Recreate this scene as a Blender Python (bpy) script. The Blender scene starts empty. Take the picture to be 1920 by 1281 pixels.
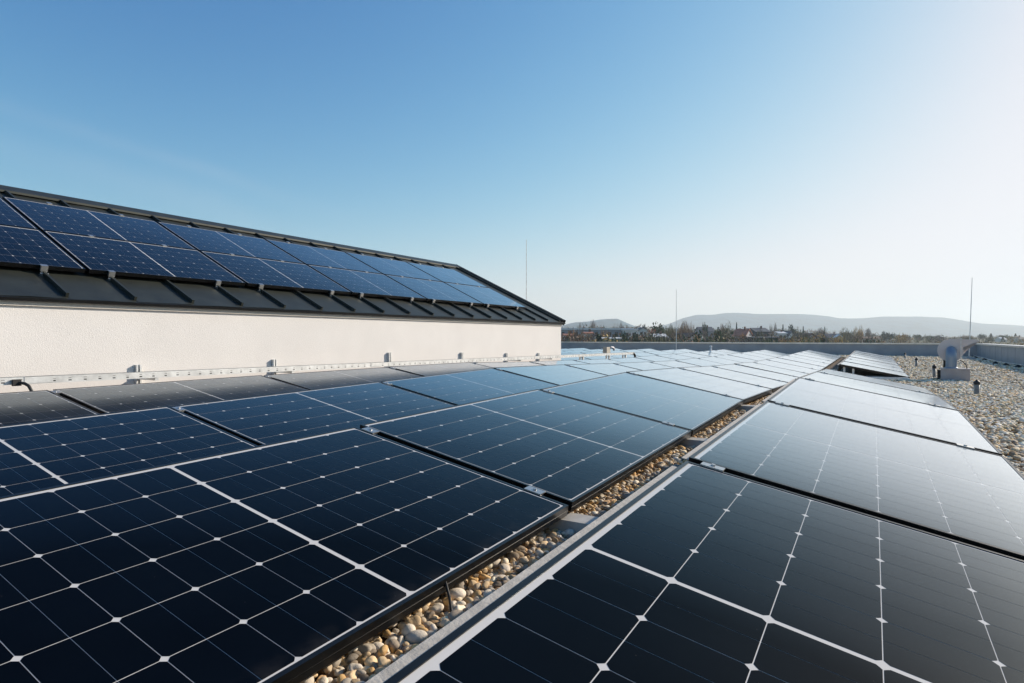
import bpy, bmesh, math, random
import numpy as np
from mathutils import Vector, Matrix
R = math.radians
random.seed(7)
rng = np.random.default_rng(11)
sc = bpy.context.scene
C = sc.collection

# ---------------------------------------------------------------- camera, sky, sun, exposure
YAW, FPX, HORIZ = R(30.86), 1133.0, 633.0
cam_d = bpy.data.cameras.new('camera')
cam_d.sensor_width = 36.0
cam_d.lens = 36.0 * FPX / 1920.0
cam_d.clip_start, cam_d.clip_end = 0.02, 30000.0
cam = bpy.data.objects.new('camera', cam_d)
C.objects.link(cam)
cam.rotation_euler = (R(90) - math.atan(7.5 / FPX), 0, YAW)
sc.camera = cam

EXPO = 0.30
SUN_EL, SUN_AZ = R(24), R(33)            # azimuth measured from +Y towards +X
w = bpy.data.worlds.new('World')
sc.world = w
w.use_nodes = True
nt = w.node_tree
sky = nt.nodes.new('ShaderNodeTexSky')
sky.sky_type = 'NISHITA'
sky.sun_disc = False
sky.sun_elevation = SUN_EL
sky.sun_rotation = SUN_AZ
sky.altitude = 200
sky.air_density = 1.0
sky.dust_density = 0.8
sky.ozone_density = 1.0
bg = nt.nodes['Background']
bg.inputs['Strength'].default_value = 0.12
# film-like response of the sky: m * (1 - exp(-b * x^g)) per channel
sep = nt.nodes.new('ShaderNodeSeparateColor'); comb = nt.nodes.new('ShaderNodeCombineColor')
nt.links.new(sky.outputs[0], sep.inputs[0])
def wmath(op, a, b=None):
    n = nt.nodes.new('ShaderNodeMath'); n.operation = op
    for i, q in enumerate((a, b)):
        if q is None: continue
        if isinstance(q, (int, float)): n.inputs[i].default_value = q
        else: nt.links.new(q, n.inputs[i])
    return n.outputs[0]
for i, (m_, g_, b_) in enumerate(((.875, 2.05, .056), (.89, 1.58, .119), (.95, 1.228, .2065))):
    e = wmath('EXPONENT', wmath('MULTIPLY', wmath('POWER', sep.outputs[i], g_), -b_))
    nt.links.new(wmath('MULTIPLY', wmath('SUBTRACT', 1.0, e), m_ / 0.12 / 2**EXPO), comb.inputs[i])
# two faint, frayed vapour trails high on the left
tcw = nt.nodes.new('ShaderNodeTexCoord')
def wdot(v):
    n = nt.nodes.new('ShaderNodeVectorMath'); n.operation = 'DOT_PRODUCT'; n.inputs[1].default_value = v
    nt.links.new(tcw.outputs['Generated'], n.inputs[0]); return n.outputs['Value']
def pix_dir(px, py):
    l = (px - 960) / FPX
    return Vector((-math.sin(YAW) + math.cos(YAW)*l, math.cos(YAW) + math.sin(YAW)*l, (HORIZ - py) / FPX)).normalized()
nz = nt.nodes.new('ShaderNodeTexNoise'); nz.inputs['Scale'].default_value = 9; nz.inputs['Detail'].default_value = 5
nt.links.new(tcw.outputs['Generated'], nz.inputs['Vector'])
trail = None
for (a_, b_), wd_, amp in ((((0, 196), (460, 345)), .010, .055), (((0, 262), (400, 392)), .022, .05)):
    da, db = pix_dir(*a_), pix_dir(*b_); nn_ = da.cross(db).normalized(); md = (da + db).normalized(); ax = (db - da).normalized()
    q = wmath('DIVIDE', wmath('ADD', wdot(nn_), wmath('MULTIPLY', wmath('SUBTRACT', nz.outputs[0], .5), wd_ * 1.6)), wd_)
    g = wmath('EXPONENT', wmath('MULTIPLY', wmath('MULTIPLY', q, q), -1.0))
    al = wmath('DIVIDE', wdot(ax), .26); fade = wmath('EXPONENT', wmath('MULTIPLY', wmath('POWER', wmath('ABSOLUTE', al), 4.0), -1.0))
    front = wmath('GREATER_THAN', wdot(md), .2)
    c_ = wmath('MULTIPLY', wmath('MULTIPLY', wmath('MULTIPLY', g, fade), front), wmath('MULTIPLY', nz.outputs[0], amp * 2))
    trail = c_ if trail is None else wmath('ADD', trail, c_)
mixw = nt.nodes.new('ShaderNodeMix'); mixw.data_type = 'RGBA'
nt.links.new(trail, mixw.inputs[0]); nt.links.new(comb.outputs[0], mixw.inputs[6])
mixw.inputs[7].default_value = (.72/.12/2**EXPO, .76/.12/2**EXPO, .82/.12/2**EXPO, 1)
nt.links.new(mixw.outputs[2], bg.inputs['Color'])

sl = bpy.data.lights.new('sun', 'SUN')
sl.energy = 5.0
sl.angle = R(0.5)
sl.color = (1.0, 0.885, 0.75)
sun = bpy.data.objects.new('sun', sl)
C.objects.link(sun)
sd = Vector((math.cos(SUN_EL) * math.sin(SUN_AZ), math.cos(SUN_EL) * math.cos(SUN_AZ), math.sin(SUN_EL)))
sun.rotation_euler = sd.to_track_quat('Z', 'Y').to_euler()
sun.location = (20, 30, 25)

vs = sc.view_settings
vs.view_transform = 'Standard'
vs.look = 'None'
vs.exposure = EXPO
vs.gamma = 1.0
sc.cycles.max_bounces = 8
sc.cycles.volume_bounces = 2

# ---------------------------------------------------------------- helpers
class MB:
    """collects geometry for ONE mesh object"""
    def __init__(s): s.v, s.f, s.m, s.sm = [], [], [], []
    def add(s, vs_, fs, mat=0, smooth=False):
        o = len(s.v); s.v += [tuple(p) for p in vs_]
        for f in fs: s.f.append(tuple(i + o for i in f)); s.m.append(mat); s.sm.append(smooth)
    def box(s, a, b, mat=0, M=None):
        (x0, y0, z0), (x1, y1, z1) = a, b
        p = [Vector(q) for q in ((x0,y0,z0),(x1,y0,z0),(x1,y1,z0),(x0,y1,z0),(x0,y0,z1),(x1,y0,z1),(x1,y1,z1),(x0,y1,z1))]
        if M: p = [M @ q for q in p]
        s.add(p, [(0,3,2,1),(4,5,6,7),(0,1,5,4),(1,2,6,5),(2,3,7,6),(3,0,4,7)], mat)
    def bar(s, p, q, wx, wz, mat=0):
        p, q = Vector(p), Vector(q); d = (q - p); L = d.length; d.normalize()
        up = Vector((0,0,1)) if abs(d.z) < .95 else Vector((1,0,0))
        sx = d.cross(up).normalized(); uz = sx.cross(d)
        c = []
        for e in (p, q):
            for a, b in ((-1,-1),(1,-1),(1,1),(-1,1)): c.append(e + sx*a*wx/2 + uz*b*wz/2)
        s.add(c, [(0,1,2,3),(7,6,5,4),(0,4,5,1),(1,5,6,2),(2,6,7,3),(3,7,4,0)], mat)
    def tube(s, path, r, n=10, mat=0, cap=True, radii=None):
        path = [Vector(p) for p in path]; rings = []; pv = None
        for i, p in enumerate(path):
            d = (path[min(i+1, len(path)-1)] - path[max(i-1, 0)]).normalized()
            if pv is None: pv = d.orthogonal().normalized()
            a = (pv - d * pv.dot(d)).normalized(); b = d.cross(a); pv = a
            rr = radii[i] if radii else r
            rings.append([p + (a*math.cos(2*math.pi*k/n) + b*math.sin(2*math.pi*k/n))*rr for k in range(n)])
        vv = [q for g in rings for q in g]; ff = []
        for i in range(len(path)-1):
            for k in range(n): ff.append((i*n+k, i*n+(k+1)%n, (i+1)*n+(k+1)%n, (i+1)*n+k))
        s.add(vv, ff, mat, True)
        if cap:
            s.add(rings[0], [tuple(range(n-1, -1, -1))], mat); s.add(rings[-1], [tuple(range(n))], mat)
    def lathe(s, prof, c=(0,0,0), n=16, mat=0):
        vv = []; ff = []
        for r_, z in prof:
            for k in range(n): vv.append((c[0]+r_*math.cos(2*math.pi*k/n), c[1]+r_*math.sin(2*math.pi*k/n), c[2]+z))
        for i in range(len(prof)-1):
            for k in range(n): ff.append((i*n+k, i*n+(k+1)%n, (i+1)*n+(k+1)%n, (i+1)*n+k))
        s.add(vv, ff, mat, True)
    def prism(s, poly, a, b, fn, mat=0):
        """closed 2-D outline extruded between a and b; fn(u, v, t) gives the point"""
        n = len(poly)
        s.add([fn(u, v, a) for u, v in poly] + [fn(u, v, b) for u, v in poly],
              [tuple(range(n-1, -1, -1)), tuple(range(n, 2*n))] + [(k, (k+1)%n, n+(k+1)%n, n+k) for k in range(n)], mat)
    def mesh(s, name, mats):
        me = bpy.data.meshes.new(name); me.from_pydata(s.v, [], s.f)
        for m in (mats if isinstance(mats, (list, tuple)) else [mats]): me.materials.append(m)
        me.polygons.foreach_set('material_index', s.m); me.polygons.foreach_set('use_smooth', s.sm)
        me.update(); return me
    def build(s, name, mats, parent=None):
        o = bpy.data.objects.new(name, s.mesh(name, mats)); C.objects.link(o)
        if parent: o.parent = parent
        return o

def tag(o, label=None, cat=None, group=None, kind=None):
    if label: o['label'] = label
    if cat: o['category'] = cat
    if group: o['group'] = group
    if kind: o['kind'] = kind
    return o
def empty(name, loc, label, cat, group=None, rot=None):
    o = bpy.data.objects.new(name, None); C.objects.link(o); o.location = loc
    o.empty_display_size = .1
    if rot: o.rotation_euler = rot
    return tag(o, label, cat, group)
def kids(o): return [c for c in o.children]
def copy_tree(o, parent=None):
    c = o.copy(); C.objects.link(c); c.parent = parent
    for ch in kids(o): copy_tree(ch, c)
    return c

def mat(name, col, rough=.6, metal=0., spec=.5, bump=None, vary=None, coat=0.):
    m = bpy.data.materials.new(name); m.use_nodes = True
    n = m.node_tree; b = n.nodes['Principled BSDF']
    b.inputs['Base Color'].default_value = (*col, 1); b.inputs['Roughness'].default_value = rough
    b.inputs['Metallic'].default_value = metal; b.inputs['Specular IOR Level'].default_value = spec
    b.inputs['Coat Weight'].default_value = coat
    tc = n.nodes.new('ShaderNodeTexCoord')
    if vary:                       # (scale, amount): patchy wear in the colour itself
        t = n.nodes.new('ShaderNodeTexNoise'); t.inputs['Scale'].default_value = vary[0]; t.inputs['Detail'].default_value = 6
        n.links.new(tc.outputs['Object'], t.inputs['Vector'])
        mr = n.nodes.new('ShaderNodeMapRange'); mr.inputs[1].default_value = .3; mr.inputs[2].default_value = .7
        mr.inputs[3].default_value = 1 - vary[1]; mr.inputs[4].default_value = 1 + vary[1]
        n.links.new(t.outputs[0], mr.inputs[0])
        vm = n.nodes.new('ShaderNodeVectorMath'); vm.operation = 'SCALE'; vm.inputs[0].default_value = col
        n.links.new(mr.outputs[0], vm.inputs['Scale']); n.links.new(vm.outputs[0], b.inputs['Base Color'])
    if bump:                       # (scale, distance, detail)
        t = n.nodes.new('ShaderNodeTexNoise'); t.inputs['Scale'].default_value = bump[0]; t.inputs['Detail'].default_value = bump[2]
        n.links.new(tc.outputs['Object'], t.inputs['Vector'])
        bp = n.nodes.new('ShaderNodeBump'); bp.inputs['Distance'].default_value = bump[1]; bp.inputs['Strength'].default_value = 1
        n.links.new(t.outputs[0], bp.inputs['Height']); n.links.new(bp.outputs[0], b.inputs['Normal'])
    return m

def attr_mat(name, rough=.7, bump=None, spec=.4):
    """colour carried by the 'col' attribute (each pebble / leaf clump has its own colour)"""
    m = mat(name, (.5,.5,.5), rough, spec=spec, bump=bump); n = m.node_tree
    a = n.nodes.new('ShaderNodeAttribute'); a.attribute_name = 'col'
    n.links.new(a.outputs['Color'], n.nodes['Principled BSDF'].inputs['Base Color'])
    return m

# ---------------------------------------------------------------- pixel -> world (photo pixels, camera at the origin)
FW = (-math.sin(YAW), math.cos(YAW)); RT = (math.cos(YAW), math.sin(YAW))
def at_depth(px, d, py=HORIZ):
    l = (px - 960) / FPX * d
    return Vector((FW[0]*d + RT[0]*l, FW[1]*d + RT[1]*l, (HORIZ - py) / FPX * d))
def at_ground(px, py):
    z = -.65
    for _ in range(8):
        p = at_depth(px, -z * FPX / (py - HORIZ)); z = deck_z(p.y)
    return Vector((p.x, p.y, z))
def interp(y, pts):
    if y <= pts[0][0]: return pts[0][1]
    for (a, za), (b, zb) in zip(pts, pts[1:]):
        if y <= b: return za + (zb - za) * (y - a) / (b - a)
    return pts[-1][1]
# the roof falls gently to its drains: height of the low panel edge along the rows
PROF = [(-8,-.76), (0,-.5965), (5.03,-.491), (6.63,-.522), (8.23,-.565), (11.42,-.628), (14.6,-.636), (23,-.612), (60,-.612)]
PROFD = [(-8,-.575), (0,-.537), (5.03,-.514), (6.63,-.522), (8.23,-.565), (11.42,-.628), (14.6,-.636), (23,-.612), (60,-.612)]
def deck_z(y): return interp(y, PROF) - interp(y, [(6,.10), (10,.06)])

# ---------------------------------------------------------------- materials
M_frame = mat('black_anodised_frame', (.010,.010,.010), .32, .5, vary=(30,.3))
M_alu = mat('mill_aluminium', (.50,.50,.49), .42, .9, bump=(220,.0006,2), vary=(9,.12))
M_galv = mat('galvanised_steel', (.66,.67,.66), .45, .45, vary=(14,.18), bump=(60,.0006,3))
M_defl = mat('dull_coated_sheet', (.42,.39,.34), .65, .1, bump=(260,.0012,3), vary=(60,.2))
M_rail = mat('dull_grey_rail', (.42,.40,.36), .6, .1, vary=(20,.15))
M_dark = mat('black_rubber', (.014,.014,.014), .6)
M_stucco = mat('cream_stucco', (.73,.705,.675), .95, spec=.1, bump=(190,.0028,3), vary=(2.2,.03))
M_roofm = mat('dark_green_grey_sheet_metal', (.033,.037,.030), .50, .3, vary=(5,.22), bump=(3,.004,2))
M_trim = mat('black_sheet_metal_trim', (.012,.013,.014), .45, .3)
M_soffit = mat('pale_render_cornice', (.62,.57,.5), .9, bump=(60,.004,3))
M_clad = mat('grey_parapet_sheet', (.30,.325,.355), .55, .25, vary=(3,.10))
M_coping = mat('bright_metal_coping', (.62,.61,.58), .38, .7, vary=(5,.15))
M_vent = mat('grey_vent_metal', (.33,.32,.335), .5, .3, vary=(8,.12))
M_ventpl = mat('pale_grey_fan_plastic', (.60,.55,.53), .5)
M_conc = mat('concrete', (.42,.40,.37), .9, bump=(50,.004,5), vary=(8,.2))
M_red = mat('red_plastic', (.45,.05,.03), .5)

def cell_mat(name, base):
    """dark cells under anti-reflective glass: almost no reflection face-on, strong at grazing angles, a weak wide lobe from dust"""
    m = bpy.data.materials.new(name); m.use_nodes = True; n = m.node_tree; n.nodes.clear()
    N, L = n.nodes.new, n.links.new
    out = N('ShaderNodeOutputMaterial'); tc = N('ShaderNodeTexCoord')
    t = N('ShaderNodeTexNoise'); t.inputs['Scale'].default_value = 3.5; t.inputs['Detail'].default_value = 8
    L(tc.outputs['Object'], t.inputs['Vector'])
    v = N('ShaderNodeTexVoronoi'); v.inputs['Scale'].default_value = 24; L(tc.outputs['Object'], v.inputs['Vector'])
    lt = N('ShaderNodeMath'); lt.operation = 'LESS_THAN'; lt.inputs[1].default_value = .03; L(v.outputs['Distance'], lt.inputs[0])
    ks = N('ShaderNodeMath'); ks.operation = 'MULTIPLY'; ks.inputs[1].default_value = .06; L(lt.outputs[0], ks.inputs[0])
    mx = N('ShaderNodeMix'); mx.data_type = 'RGBA'; mx.inputs[6].default_value = (*base, 1); mx.inputs[7].default_value = (.55,.5,.45,1)
    sx = N('ShaderNodeSeparateXYZ'); L(tc.outputs['Object'], sx.inputs[0])        # dirt washed down to the low edge
    dm = N('ShaderNodeMapRange'); dm.interpolation_type = 'SMOOTHSTEP'; dm.inputs[1].default_value = .93; dm.inputs[2].default_value = .99; dm.inputs[4].default_value = .035; L(sx.outputs[0], dm.inputs[0])
    t3 = N('ShaderNodeTexNoise'); t3.inputs['Scale'].default_value = 14; t3.inputs['Detail'].default_value = 6; L(tc.outputs['Object'], t3.inputs['Vector'])
    t4 = N('ShaderNodeMapRange'); t4.inputs[1].default_value = .42; t4.inputs[2].default_value = .72; L(t3.outputs[0], t4.inputs[0])
    dd = N('ShaderNodeMath'); dd.operation = 'MULTIPLY_ADD'; L(dm.outputs[0], dd.inputs[0]); L(t4.outputs[0], dd.inputs[1]); L(ks.outputs[0], dd.inputs[2])
    L(dd.outputs[0], mx.inputs[0])
    dif = N('ShaderNodeBsdfDiffuse'); L(mx.outputs[2], dif.inputs['Color'])
    g1 = N('ShaderNodeBsdfGlossy'); g1.distribution = 'GGX'; g1.inputs['Color'].default_value = (.97,.99,1.0,1)
    r = N('ShaderNodeMapRange'); r.inputs[3].default_value = .05; r.inputs[4].default_value = .12; L(t.outputs[0], r.inputs[0]); L(r.outputs[0], g1.inputs['Roughness'])
    g2 = N('ShaderNodeBsdfGlossy'); g2.distribution = 'GGX'; g2.inputs['Roughness'].default_value = .34; g2.inputs['Color'].default_value = (.88,.95,1.0,1)
    mg = N('ShaderNodeMixShader'); r2 = N('ShaderNodeMapRange'); r2.inputs[3].default_value = .22; r2.inputs[4].default_value = .42; L(t.outputs[0], r2.inputs[0])
    L(r2.outputs[0], mg.inputs[0]); L(g1.outputs[0], mg.inputs[1]); L(g2.outputs[0], mg.inputs[2])
    lw = N('ShaderNodeLayerWeight'); lw.inputs['Blend'].default_value = .5
    cr = N('ShaderNodeValToRGB'); e = cr.color_ramp.elements
    pts_ = [(0,1.), (.05,1.), (.083,.98), (.1,.94), (.15,.76), (.2,.52), (.25,.26), (.3,.135), (.36,.068), (.45,.014), (.55,.006), (1,.004)]
    e[0].position, e[1].position = 0, 1
    e[0].color = (.004,.004,.004,1); e[1].color = (1,1,1,1)
    for c, f in pts_[1:-1]: q = e.new(1-c); q.color = (f,f,f,1)
    L(lw.outputs['Facing'], cr.inputs[0])
    ct = N('ShaderNodeValToRGB'); q = ct.color_ramp.elements
    q[0].position, q[1].position = .62, .88; q[0].color = (.66,.88,1.0,1); q[1].color = (1.0,1.0,1.0,1)
    q = q.new(.78); q.color = (.88,.96,1.0,1)
    L(lw.outputs['Facing'], ct.inputs[0]); L(ct.outputs[0], g1.inputs['Color'])
    mm = N('ShaderNodeMixShader'); L(cr.outputs[0], mm.inputs[0]); L(dif.outputs[0], mm.inputs[1]); L(mg.outputs[0], mm.inputs[2])
    g3 = N('ShaderNodeBsdfGlossy'); g3.distribution = 'GGX'; g3.inputs['Roughness'].default_value = .34      # forward scatter of the dust film
    md = N('ShaderNodeMixShader'); r3 = N('ShaderNodeMapRange'); r3.inputs[3].default_value = .006; r3.inputs[4].default_value = .018; L(t.outputs[0], r3.inputs[0]); L(r3.outputs[0], md.inputs[0])
    L(mm.outputs[0], md.inputs[1]); L(g3.outputs[0], md.inputs[2]); L(md.outputs[0], out.inputs[0])
    return m
M_cell = cell_mat('solar_cells_under_glass', (.0010,.0016,.0028))
M_back = cell_mat('white_backsheet_under_glass', (.57,.55,.52))

def gravel_mat():
    m = mat('gravel_bed', (.4,.34,.27), .9, spec=.2); n = m.node_tree; b = n.nodes['Principled BSDF']; tc = n.nodes['Texture Coordinate']
    v = n.nodes.new('ShaderNodeTexVoronoi'); v.inputs['Scale'].default_value = 42
    n.links.new(tc.outputs['Object'], v.inputs['Vector'])
    cr = n.nodes.new('ShaderNodeValToRGB'); e = cr.color_ramp.elements
    e[0].color = (.05,.04,.03,1); e[1].color = (.34,.29,.23,1); e.new(.5).color = (.16,.12,.085,1)  # bed colours darkened to paint in the deep shade between pebbles
    n.links.new(v.outputs['Color'], cr.inputs[0]); n.links.new(cr.outputs[0], b.inputs['Base Color'])
    bp = n.nodes.new('ShaderNodeBump'); bp.invert = True; bp.inputs['Distance'].default_value = .02
    n.links.new(v.outputs['Distance'], bp.inputs['Height']); n.links.new(bp.outputs[0], b.inputs['Normal'])
    return m
M_gravel = gravel_mat()
M_pebble = attr_mat('pebbles', .75, bump=(160,.0012,4), spec=.15)
M_leaf = attr_mat('foliage', .85, spec=.15)
M_bark = mat('bark', (.075,.058,.045), .9)
M_land = mat('winter_grass_and_earth', (.06,.065,.035), .95, spec=.1, vary=(.02,.4))
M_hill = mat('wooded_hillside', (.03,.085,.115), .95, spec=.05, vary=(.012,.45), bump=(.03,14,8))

# ---------------------------------------------------------------- roof deck and gravel
BX, BY = 3.0, 25.6                       # inner faces of right and far parapets
WX = -5.65                               # face of the white wall
WY = 11.47                               # its far corner
def build_deck():
    b = MB(); ys = sorted(set([-8, -4, 0, 2, 4, 5.03, 6, 6.63, 8.23, 10, 11.42, 14.6, 18, 23, BY]))
    x0, x1 = -22., BX + .3
    n = len(ys)
    vv = [(x0, y, deck_z(y)) for y in ys] + [(x1, y, deck_z(y)) for y in ys]
    b.add(vv, [(i, n+i, n+i+1, i+1) for i in range(n-1)])
    bot = [(x0,-8,-9.5), (x1,-8,-9.5), (x1,BY,-9.5), (x0,BY,-9.5)]
    b.add([(x0,-8,deck_z(-8)), (x1,-8,deck_z(-8)), (x1,BY,deck_z(BY)), (x0,BY,deck_z(BY))] + bot, [(4,5,1,0), (5,6,2,1), (6,7,3,2), (7,4,0,3)])
    tag(b.build('roof_deck', M_gravel), kind='structure')
build_deck()

def ico(sub):
    bm = bmesh.new(); bmesh.ops.create_icosphere(bm, subdivisions=sub, radius=1)
    bm.verts.ensure_lookup_table()
    v = np.array([p.co for p in bm.verts]); f = np.array([[q.index for q in k.verts] for k in bm.faces]); bm.free()
    return v, f
PAL = np.array([(.68,.54,.36), (.60,.42,.22), (.50,.34,.17), (.70,.60,.46), (.46,.39,.30), (.36,.28,.19), (.62,.49,.33), (.76,.70,.60), (.52,.36,.22), (.44,.41,.37), (.58,.54,.48), (.24,.21,.18), (.40,.38,.35), (.28,.26,.24), (.62,.58,.53), (.20,.17,.14)])
PALR = np.array([(.30,.22,.14), (.66,.52,.36), (.84,.76,.62), (.80,.70,.54), (.88,.82,.71), (.70,.55,.34), (.52,.42,.30), (.78,.73,.65), (.33,.27,.20), (.86,.78,.66), (.62,.56,.48), (.60,.40,.20), (.74,.66,.53), (.22,.19,.16)])
def pebbles(pos, rad, sub, pal=PAL):
    """pos (n,3), rad (n,): flattened, lumpy stones as raw arrays"""
    bv, bf = ico(sub); n = len(pos); k = len(bv)
    shapes = []
    for i in range(12):
        d = rng.normal(size=(5,3)); a = rng.uniform(-.16,.16,5)
        s = 1 + sum(a[j]*np.cos(2.2*(bv@d[j]) + j) for j in range(5))
        shapes.append(bv * s[:,None])
    shapes = np.array(shapes)
    sh = shapes[rng.integers(0, 12, n)]
    sc_ = np.stack([rng.uniform(.85,1.5,n), rng.uniform(.75,1.1,n), rng.uniform(.5,.85,n)], 1) * rad[:,None]
    p = sh * sc_[:,None,:]
    az = rng.uniform(0, 2*np.pi, n); tl = rng.normal(0, .45, n)
    y_, z_ = p[:,:,1]*np.cos(tl)[:,None] - p[:,:,2]*np.sin(tl)[:,None], p[:,:,1]*np.sin(tl)[:,None] + p[:,:,2]*np.cos(tl)[:,None]
    x_ = p[:,:,0]
    X = x_*np.cos(az)[:,None] - y_*np.sin(az)[:,None]; Y = x_*np.sin(az)[:,None] + y_*np.cos(az)[:,None]
    V = np.stack([X, Y, z_], 2) + pos[:,None,:]
    F = bf[None] + (np.arange(n)*k)[:,None,None]
    c = np.minimum(pal[rng.integers(0, len(pal), n)] * rng.uniform(.75, 1.3, (n,1)) * np.array([1.12,1.05,.93]), np.array([.90,.83,.70]))
    return V.reshape(-1,3), F.reshape(-1,3), np.repeat(c, k, 0)
def scatter(x0, x1, y0, y1, sp, keep=None, lift=0.):
    gx, gy = np.meshgrid(np.arange(x0, x1, sp), np.arange(y0, y1, sp)); g = np.stack([gx.ravel(), gy.ravel()], 1)
    g = g + rng.uniform(-.45, .45, g.shape) * sp
    if keep is not None: g = g[keep(g)]
    r = rng.uniform(.33, .62, len(g)) * sp * rng.choice([.7,1,1,1.25], len(g))
    z = np.array([deck_z(y) for y in g[:,1]]) + r*.25 + rng.uniform(-.2, .5, len(g))*sp*.6 + lift
    return np.column_stack([g, z]), r
def raw_mesh(name, parts, material):
    V = np.concatenate([p[0] for p in parts]); off = np.cumsum([0] + [len(p[0]) for p in parts[:-1]])
    F = np.concatenate([p[1] + o for p, o in zip(parts, off)]); c = np.concatenate([p[2] for p in parts])
    me = bpy.data.meshes.new(name)
    me.vertices.add(len(V)); me.vertices.foreach_set('co', V.astype(np.float32).ravel())
    me.loops.add(F.size); me.loops.foreach_set('vertex_index', F.astype(np.int32).ravel())
    me.polygons.add(len(F)); me.polygons.foreach_set('loop_start', np.arange(0, F.size, 3, dtype=np.int32))
    me.polygons.foreach_set('use_smooth', np.ones(len(F), bool))
    a = me.attributes.new('col', 'FLOAT_COLOR', 'POINT')
    a.data.foreach_set('color', np.column_stack([c, np.ones(len(c))]).astype(np.float32).ravel())
    me.update(calc_edges=True); me.validate(); me.materials.append(material)
    o = bpy.data.objects.new(name, me); C.objects.link(o); return o
def build_gravel():
    parts = []
    for lift in (0., .012):
        parts.append(pebbles(*scatter(-1.06, -.62, .45, 2.6, .023, lift=lift), 3))
        parts.append(pebbles(*scatter(-1.06, -.62, 2.6, 8.2, .025, lift=lift), 2))
    right = lambda a, b: (lambda g: (g[:,0] < .2*g[:,1] + .25) & (g[:,0] > np.where((g[:,1] > 8.2) & (g[:,1] < 11.5), -.95, .45)))
    parts.append(pebbles(*scatter(.45, BX, 2.4, 9, .027, right(0,0)), 2, PALR))
    parts.append(pebbles(*scatter(-.95, BX, 8.2, 15, .033, right(0,0)), 2, PALR))
    parts.append(pebbles(*scatter(.45, BX, 15, BY, .045, right(0,0)), 1, PALR))
    parts.append(pebbles(*scatter(-12, .45, 22.7, BY, .06), 1, PALR))
    tag(raw_mesh('gravel', parts, M_pebble), 'beige rounded roof gravel between the panels and up to the parapet', 'gravel', kind='stuff')
build_gravel()

# ---------------------------------------------------------------- solar panels
PW, PL, GAP = 1.0, 1.5664, .0308
TILT = R(11.08)
ROWP = 1.3736
X_A = -1.8533                            # high edge of the row left of the pebble gap
Y0 = 1.8243                              # far end of panel 0
def frame_mesh():
    b = MB(); t, h = .011, .036
    b.box((0,0,-h), (t,PL,0)); b.box((PW-t,0,-h), (PW,PL,0))
    b.box((t,0,-h), (PW-t,t,0)); b.box((t,PL-t,-h), (PW-t,PL,0))
    b.box((t,t,-h), (t+.02,PL-t,-h+.002)); b.box((PW-t-.02,t,-h), (PW-t,PL-t,-h+.002))
    for x0_, x1_ in ((-.0012,0), (PW,PW+.0012)): b.box((x0_,0,-.021), (x1_,PL,-.0185))
    return b.mesh('frame', M_frame)
def laminate_mesh():
    b = MB(); t = .011
    b.add([(t,t,-.0022), (PW-t,t,-.0022), (PW-t,PL-t,-.0022), (t,PL-t,-.0022)], [(0,1,2,3)], 0)
    b.add([(t,t,-.0075), (PW-t,t,-.0075), (PW-t,PL-t,-.0075), (t,PL-t,-.0075)], [(3,2,1,0)], 0)
    mx, ml, my, strip = .024, .0165, .0185, .011
    cw = (PW - mx - ml) / 6; half = (PL - 2*my - strip) / 2; ch = half / 5
    g1, g2, g3, cf, z = .0009, .0007, .0005, .0085, -.0018
    for hf in range(2):
        y0 = my + hf*(half + strip)
        for r in range(5):
            for c in range(6):
                xa, xb = mx + c*cw + g1, mx + (c+1)*cw - g1
                ya, yb, ym = y0 + r*ch + g2, y0 + (r+1)*ch - g2, y0 + (r+.5)*ch
                k = cf * .48
                b.add([(xa,ym-g3,z), (xa,ya+cf,z), (xa+k,ya+k,z), (xa+cf,ya,z), (xb-cf,ya,z), (xb-k,ya+k,z), (xb,ya+cf,z), (xb,ym-g3,z)], [tuple(range(8))], 1)
                b.add([(xa,ym+g3,z), (xb,ym+g3,z), (xb,yb-cf,z), (xb-k,yb-k,z), (xb-cf,yb,z), (xa+cf,yb,z), (xa+k,yb-k,z), (xa,yb-cf,z)], [tuple(range(8))], 1)
    return b.mesh('laminate', [M_back, M_cell])
ME_frame, ME_lam = frame_mesh(), laminate_mesh()
def clamp_mesh(x):
    b = MB(); g = GAP
    b.box((x-.033, PL-.004, .0004), (x+.033, PL+g+.004, .004))
    b.box((x-.03, PL+.004, -.04), (x+.03, PL+g-.004, .0004))
    b.tube([(x, PL+g/2, .004), (x, PL+g/2, .009)], .0065, 6)
    return b.mesh('clamp', M_alu)
ME_cl = [clamp_mesh(.075), clamp_mesh(.86)]
def deflector_mesh():
    b = MB()
    b.box((-.030, .035, -.020), (-.003, PL-.035, -.0175))     # top lip
    b.box((-.0055, .035, -.17), (-.003, PL-.035, -.020))      # plate
    b.box((-.030, .035, -.030), (-.0275, PL-.035, -.020))
    return b.mesh('wind_deflector', M_defl)
ME_def = deflector_mesh()
def child(name, me, p):
    o = bpy.data.objects.new(name, me); C.objects.link(o); o.parent = p; return o
def panel_proto(kind):
    root = bpy.data.objects.new('solar_panel', None); C.objects.link(root); root.empty_display_size = .1
    child('frame', ME_frame, root); child('laminate', ME_lam, root)
    if kind == 'ground':
        for m_ in ME_cl: child('clamp', m_, root)
        child('wind_deflector', ME_def, root)
    return root
ORD = ['first','second','third','fourth','fifth','sixth','seventh','eighth','ninth','tenth','eleventh','twelfth','thirteenth','fourteenth']
proto = panel_proto('ground'); used = [False]
TILT_WALL = R(9.6)
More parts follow.
